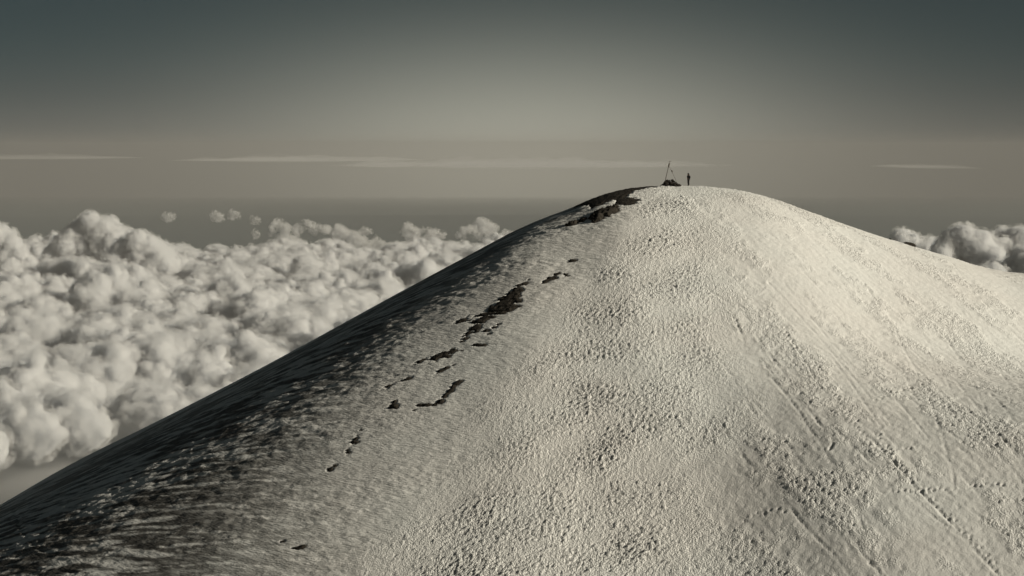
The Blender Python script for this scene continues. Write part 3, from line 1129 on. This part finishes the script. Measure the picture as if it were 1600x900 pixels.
def field(rg, d0, d1, step, density=1.0):
    balls = []
    d = d0
    while d < d1:
        lo, hi = -170, np.interp(d, LIM_D, LIM_P) + 110
        w = step * H
        x0, x1 = (lo - 800) / F_PX * d * H, (hi - 800) / F_PX * d * H
        x = x0
        while x < x1:
            X = x + rg.uniform(-.45, .45) * w
            Y = CAM[1] + d * H + rg.uniform(-.45, .45) * w
            if d < 7.5 + 0.35 * math.sin(X / (0.25 * H)):
                x += w
                continue
            nz = float(perlin2(np.array([X / (1.1 * H)]), np.array([Y / (1.6 * H)]), 91)[0]) * 0.5 + \
                float(perlin2(np.array([X / (0.45 * H)]), np.array([Y / (0.6 * H)]), 92)[0]) * 0.5
            if nz > -0.16 or rg.random() < 0.15:
                k = rg.uniform(0.5, 1.0) + 0.55 * rg.random() ** 3
                rx = 0.135 * H * k * rg.uniform(0.9, 1.35)
                ry = 0.125 * H * k
                hg = H * (0.135 + 0.15 * max(nz, -0.36) + rg.uniform(0, .07)) * k
                balls += heap(rg, X, Y, CAM[2] - 1.10 * H, rx, ry, hg, rg.randint(12, 20))
            x += w
        # the level layer they stand in
        d += step
    return balls


rgc = random.Random(77)
bands = [(5.3, 9.8, 0.235, 0.0105, 'nearest bank of the cloud sea, large billows at lower left'),
         (9.7, 15.2, 0.235, 0.0155, 'middle stretch of the cloud sea, billowing heads left of the slope'),
         (15.1, 21.4, 0.235, 0.0225, 'farthest stretch of the cloud sea with its bright ragged rim')]
ntri = 0
for d0, d1, st, vx, lab in bands:
    b = field(rgc, d0, d1, st)
    o = cloud_mesh('cloud_sea', b, vx * H, CLOUD, rough=1.0, veil=0.026 * H)
    ntri += len(o.data.polygons) * 2
    tag(o, lab, 'clouds', kind='stuff')
print('cloud sea tris', ntri, 'slope tris', len(slope.data.polygons) * 2)


def mist():
    rg = random.Random(5)
    n, m = 70, 150
    dd = np.linspace(7.1, 21.2, m)
    pxl = np.linspace(0, 1, n)
    lo = np.full(m, -190.0)
    hi = np.interp(dd, LIM_D, LIM_P) + 120
    Px = lo[:, None] + (hi - lo)[:, None] * pxl[None]
    X_ = (Px - 800) / F_PX * dd[:, None] * H
    Y_ = CAM[1] + np.repeat(dd[:, None], n, 1) * H
    zt = CAM[2] - (1.12 + 0.08 * sstep(8.8, 7.3, dd))[:, None] * H + 0.035 * H * fbm2(X_ / (0.7 * H), Y_ / (0.9 * H), 141, 3)
    zb = np.full_like(zt, CAM[2] - 1.3 * H)
    ed = np.minimum(np.minimum(pxl, 1 - pxl)[None] * 12, np.minimum(np.linspace(0, 1, m), np.linspace(1, 0, m))[:, None] * 30)
    zt = zb + (zt - zb) * np.clip(ed, 0, 1)
    k = n * m
    i3 = np.arange(k).reshape(m, n)
    q = np.stack([i3[:-1, :-1], i3[:-1, 1:], i3[1:, 1:], i3[1:, :-1]], -1).reshape(-1, 4)
    rim = np.zeros((m, n), bool); rim[0] = rim[-1] = True; rim[:, 0] = rim[:, -1] = True
    jb = np.where(rim.ravel(), np.arange(k), np.arange(k) + k)
    V_ = np.concatenate([np.stack([X_, Y_, zt], -1).reshape(-1, 3), np.stack([X_, Y_, zb], -1).reshape(-1, 3)])
    F_ = np.concatenate([q, jb[q][:, ::-1]])
    used = np.unique(F_)
    r_ = np.zeros(2 * k, int); r_[used] = np.arange(len(used))
    o = link('cloud_mist', mesh_from('cloud_mist', V_[used], r_[F_]), cloud_material('cloud_mist', 0.003))
    tag(o, 'grey mist lying in the hollows of the cloud sea', 'mist', kind='stuff')


mist()


def tower(px0, px1, ptop, pbase, d, seed, label, profile=None, n=60, mat=None, vox=0.013, group=None, cauli=None, name='cumulus_cloud', fat=1.0):
    """a standing cumulus between two columns of the photograph; profile = outline height fractions across it"""
    rg = random.Random(seed)
    prof = profile or [0.35, 0.7, 1.0, 0.8, 0.4]
    p0, p1 = at(px0, pbase, d * H), at(px1, pbase, d * H)
    top = at((px0 + px1) / 2, ptop, d * H)[2]
    W, T, base = p1[0] - p0[0], top - p0[2], p0[2]
    balls = []
    for k in range(n):
        f = rg.uniform(0.04, 0.96)
        hh = float(np.interp(f, np.linspace(0, 1, len(prof)), prof)) * T
        r = min(W, T * 1.4) * rg.uniform(0.06, 0.16) * fat * (0.6 + 0.6 * hh / T)
        r = min(r, hh * 0.55 + 0.02 * H)
        zz = base + max(hh - r, 0.0) * (1 - rg.random() ** 2.2 * 0.9)
        ydep = rg.uniform(-0.32, 0.32) * W * (0.5 + 0.5 * (1 - (zz - base) / T))
        balls.append((p0[0] + f * W, p0[1] + ydep, zz, r, r, r * rg.uniform(0.85, 1.0)))
    o = cloud_mesh(name, balls, vox * H, mat or CLOUD, seed, cauli=cauli, veil=0.026 * H)
    tag(o, label, 'cloud', group)
    return o


tower(68, 262, 327, 428, 17.0, 5, 'tallest cumulus tower on the left horizon with a pointed bright top', [0.30, 0.55, 0.85, 1.0, 0.8, 0.62, 0.5, 0.3], 150)
tower(172, 276, 356, 430, 15.9, 6, 'smaller bright cumulus peak right of the tallest tower', [0.4, 0.85, 1.0, 0.7, 0.35], 80)
tower(-70, 36, 337, 428, 16.5, 7, 'cumulus tower cut by the left edge of the picture', [0.8, 1.0, 0.95, 0.85, 0.45], 80)
tower(1388, 1478, 350, 440, 14.8, 8, 'small pale cumulus head just above the right skyline', [0.35, 0.95, 0.75, 0.8, 0.5], 70)
tower(1446, 1556, 350, 455, 13.2, 9, 'round topped cumulus in the middle of the right cloud group', [0.35, 0.85, 1.0, 0.95, 0.6], 100)
tower(1532, 1700, 350, 455, 13.9, 10, 'broad cumulus at the right edge of the picture', [0.7, 0.95, 1.0, 0.9, 0.8, 0.6], 130)
tower(1560, 1720, 374, 470, 12.0, 11, 'shaded cumulus in front at the right edge of the picture', [0.5, 0.9, 1.0, 0.9, 0.6], 100)
tower(1530, 1572, 404, 450, 11.0, 12, 'small low cumulus puff resting on the right skyline', [0.6, 1.0, 0.7], 30)

puffs = [(426, 448, 342, 366, 'upright wisp of cloud'), (436, 462, 360, 384, 'small round puff'), (466, 508, 345, 364, 'flat oblong puff'),
         (520, 546, 352, 376, 'pale peaked puff'), (546, 574, 364, 382, 'faint low puff'), (582, 600, 372, 388, 'small puff'),
         (632, 652, 350, 372, 'slanted bright wisp'), (650, 694, 358, 370, 'thin level bar of cloud'), (646, 668, 371, 388, 'small puff'),
         (716, 790, 354, 372, 'broad ragged puff'), (742, 770, 342, 362, 'curled wisp of cloud'), (396, 404, 360, 372, 'speck of cloud'),
         (360, 372, 330, 342, 'faint speck of cloud'), (332, 346, 332, 344, 'faint oval puff'), (394, 404, 338, 348, 'faint speck of cloud'),
         (565, 578, 357, 366, 'tiny puff'), (258, 272, 332, 342, 'very faint speck of cloud')]
WHERE = ['second column left of the middle gap', '', '', '']
near = ['far left of the small cloud row, above the round puff', 'below the upright wisp, touching the cloud sea', 'right of the upright wisp',
        'right of the oblong puff', 'right of the pale peaked puff', 'close above the rim of the cloud sea, left of the slanted wisp',
        'in the middle of the small cloud row', 'joined to the right of the slanted wisp', 'below the slanted bright wisp',
        'beside the dark slope, last of the row', 'standing on the broad ragged puff near the slope', 'left of the upright wisp, low',
        'high and far, above the left rim', 'high and far, leftmost but one of the row', 'high and far, left of the upright wisp',
        'between the peaked puff and the slanted wisp', 'right of the tallest tower on the horizon']
for n, ((a, b, t_, bs, what), wh) in enumerate(zip(puffs, near)):
    w_ = (b - a) * 0.18
    tower(a - w_, b + w_, t_ - 3, bs + 2, 25.5 + (n % 4) * 0.8, 30 + n, what + ' ' + wh, [0.5, 1.0, 0.8, 0.5], 22, CLOUD_THIN, 0.014, 'small clouds beyond the rim of the cloud sea', 0.06 * H, fat=1.1)


# far level cloud sheets under the horizon
def sheet(name, pcx, pcy, pw, d, depth, thick, dens, seed, label, lump=1.0):
    """a level sheet of thin cloud with feathered outline: centre and half width from the photograph, depth in H"""
    c = at(pcx, pcy, d * H)
    hw, hd = pw / F_PX * d * H, depth * H
    n, m = 110, 70
    a_, b_ = np.meshgrid(np.linspace(-1, 1, n), np.linspace(-1, 1, m))
    e = 1 - np.sqrt(a_ * a_ + b_ * b_)
    nz_ = fbm2(a_ * 2.2 * lump, b_ * 2.0 * lump, seed, 4, 0.55)
    t_ = np.clip(e * 0.9 + 0.42 * nz_, 0, 1) * sstep(0, 0.25, e)
    x_, y_ = a_ * hw, b_ * hd
    zt = thick * t_ * (0.75 + 0.3 * fbm2(a_ * 7 * lump, b_ * 6, seed + 5, 2))
    zb = -0.25 * thick * t_
    k = n * m
    id3 = np.arange(k).reshape(m, n)
    q3 = np.stack([id3[:-1, :-1], id3[:-1, 1:], id3[1:, 1:], id3[1:, :-1]], -1).reshape(-1, 4)
    q3 = q3[(t_.ravel()[q3] > 0.002).any(1)]
    top = np.stack([x_, y_, zt], -1).reshape(-1, 3)
    bot = np.stack([x_, y_, zb], -1).reshape(-1, 3)
    # top and bottom share the outline where the sheet thins to nothing
    closed = t_.ravel() <= 0.002
    jb = np.where(closed, np.arange(k), np.arange(k) + k)
    faces = np.concatenate([q3, jb[q3][:, ::-1]])
    verts = np.concatenate([top, bot])
    used = np.unique(faces)
    rm_ = np.zeros(2 * k, int); rm_[used] = np.arange(len(used))
    o = link(name, mesh_from(name, verts[used], rm_[faces]), cloud_material('stratus', dens, 0.0))
    o.location = c
    return tag(o, label, 'cloud', 'level cloud sheets at the horizon')


sheet('stratus_cloud', 470, 250, 205, 46, 6, 130, 0.0002, 3, 'long thin level cloud sheet over the left haze', 1.0)
sheet('stratus_cloud', 1440, 261, 60, 46, 5, 80, 0.0002, 4, 'short thin level cloud streak over the right haze')
sheet('stratus_cloud', 60, 247, 170, 47, 6, 110, 0.0001, 6, 'faint level cloud sheet at the left edge')
sheet('stratus_cloud', 830, 258, 330, 47, 7, 190, 0.00035, 9, 'pale cloud bank low behind the cairn', 1.6)

# low damp air over the water
bm = bmesh.new()
bmesh.ops.create_cube(bm, size=1.0)
me = bpy.data.meshes.new('sea_mist'); bm.to_mesh(me); bm.free()
sm_ = bpy.data.materials.new('sea_mist_air')
sm_.use_nodes = True
smt = sm_.node_tree
smt.nodes.clear()
sv_ = nd(smt, 'ShaderNodeVolumePrincipled', in_Density=1.6e-4, in_Anisotropy=0.0)
sv_.inputs['Color'].default_value = (0.20, 0.235, 0.245, 1)
so_ = nd(smt, 'ShaderNodeOutputMaterial')
wire(smt, sv_, 0, so_, 'Volume')
mist_box = link('sea_mist', me, sm_)
m0, m1 = SEA_Z - 2.0, CAM[2] - 1.27 * H
mist_box.location = (0, 0, (m0 + m1) / 2)
mist_box.scale = (90000, 90000, m1 - m0)
tag(mist_box, 'blue grey damp air lying low over the sea', kind='stuff')

# ------------------------------------------------------------------ the air
bm = bmesh.new()
bmesh.ops.create_cube(bm, size=1.0)
me = bpy.data.meshes.new('haze'); bm.to_mesh(me); bm.free()
hz = bpy.data.materials.new('haze_air')
hz.use_nodes = True
ht = hz.node_tree
ht.nodes.clear()
pv = nd(ht, 'ShaderNodeVolumePrincipled', in_Density=1.9e-5, in_Anisotropy=0.0)
pv.inputs['Color'].default_value = (0.52, 0.50, 0.47, 1)
ho = nd(ht, 'ShaderNodeOutputMaterial')
wire(ht, pv, 0, ho, 'Volume')
haze = link('haze', me, hz)
htop, hbot = CAM[2] + 170.0, SEA_Z - 5.0
haze.location = (0, 0, (htop + hbot) / 2)
haze.scale = (92000, 92000, htop - hbot)
tag(haze, 'pale haze lying over the sea', kind='stuff')
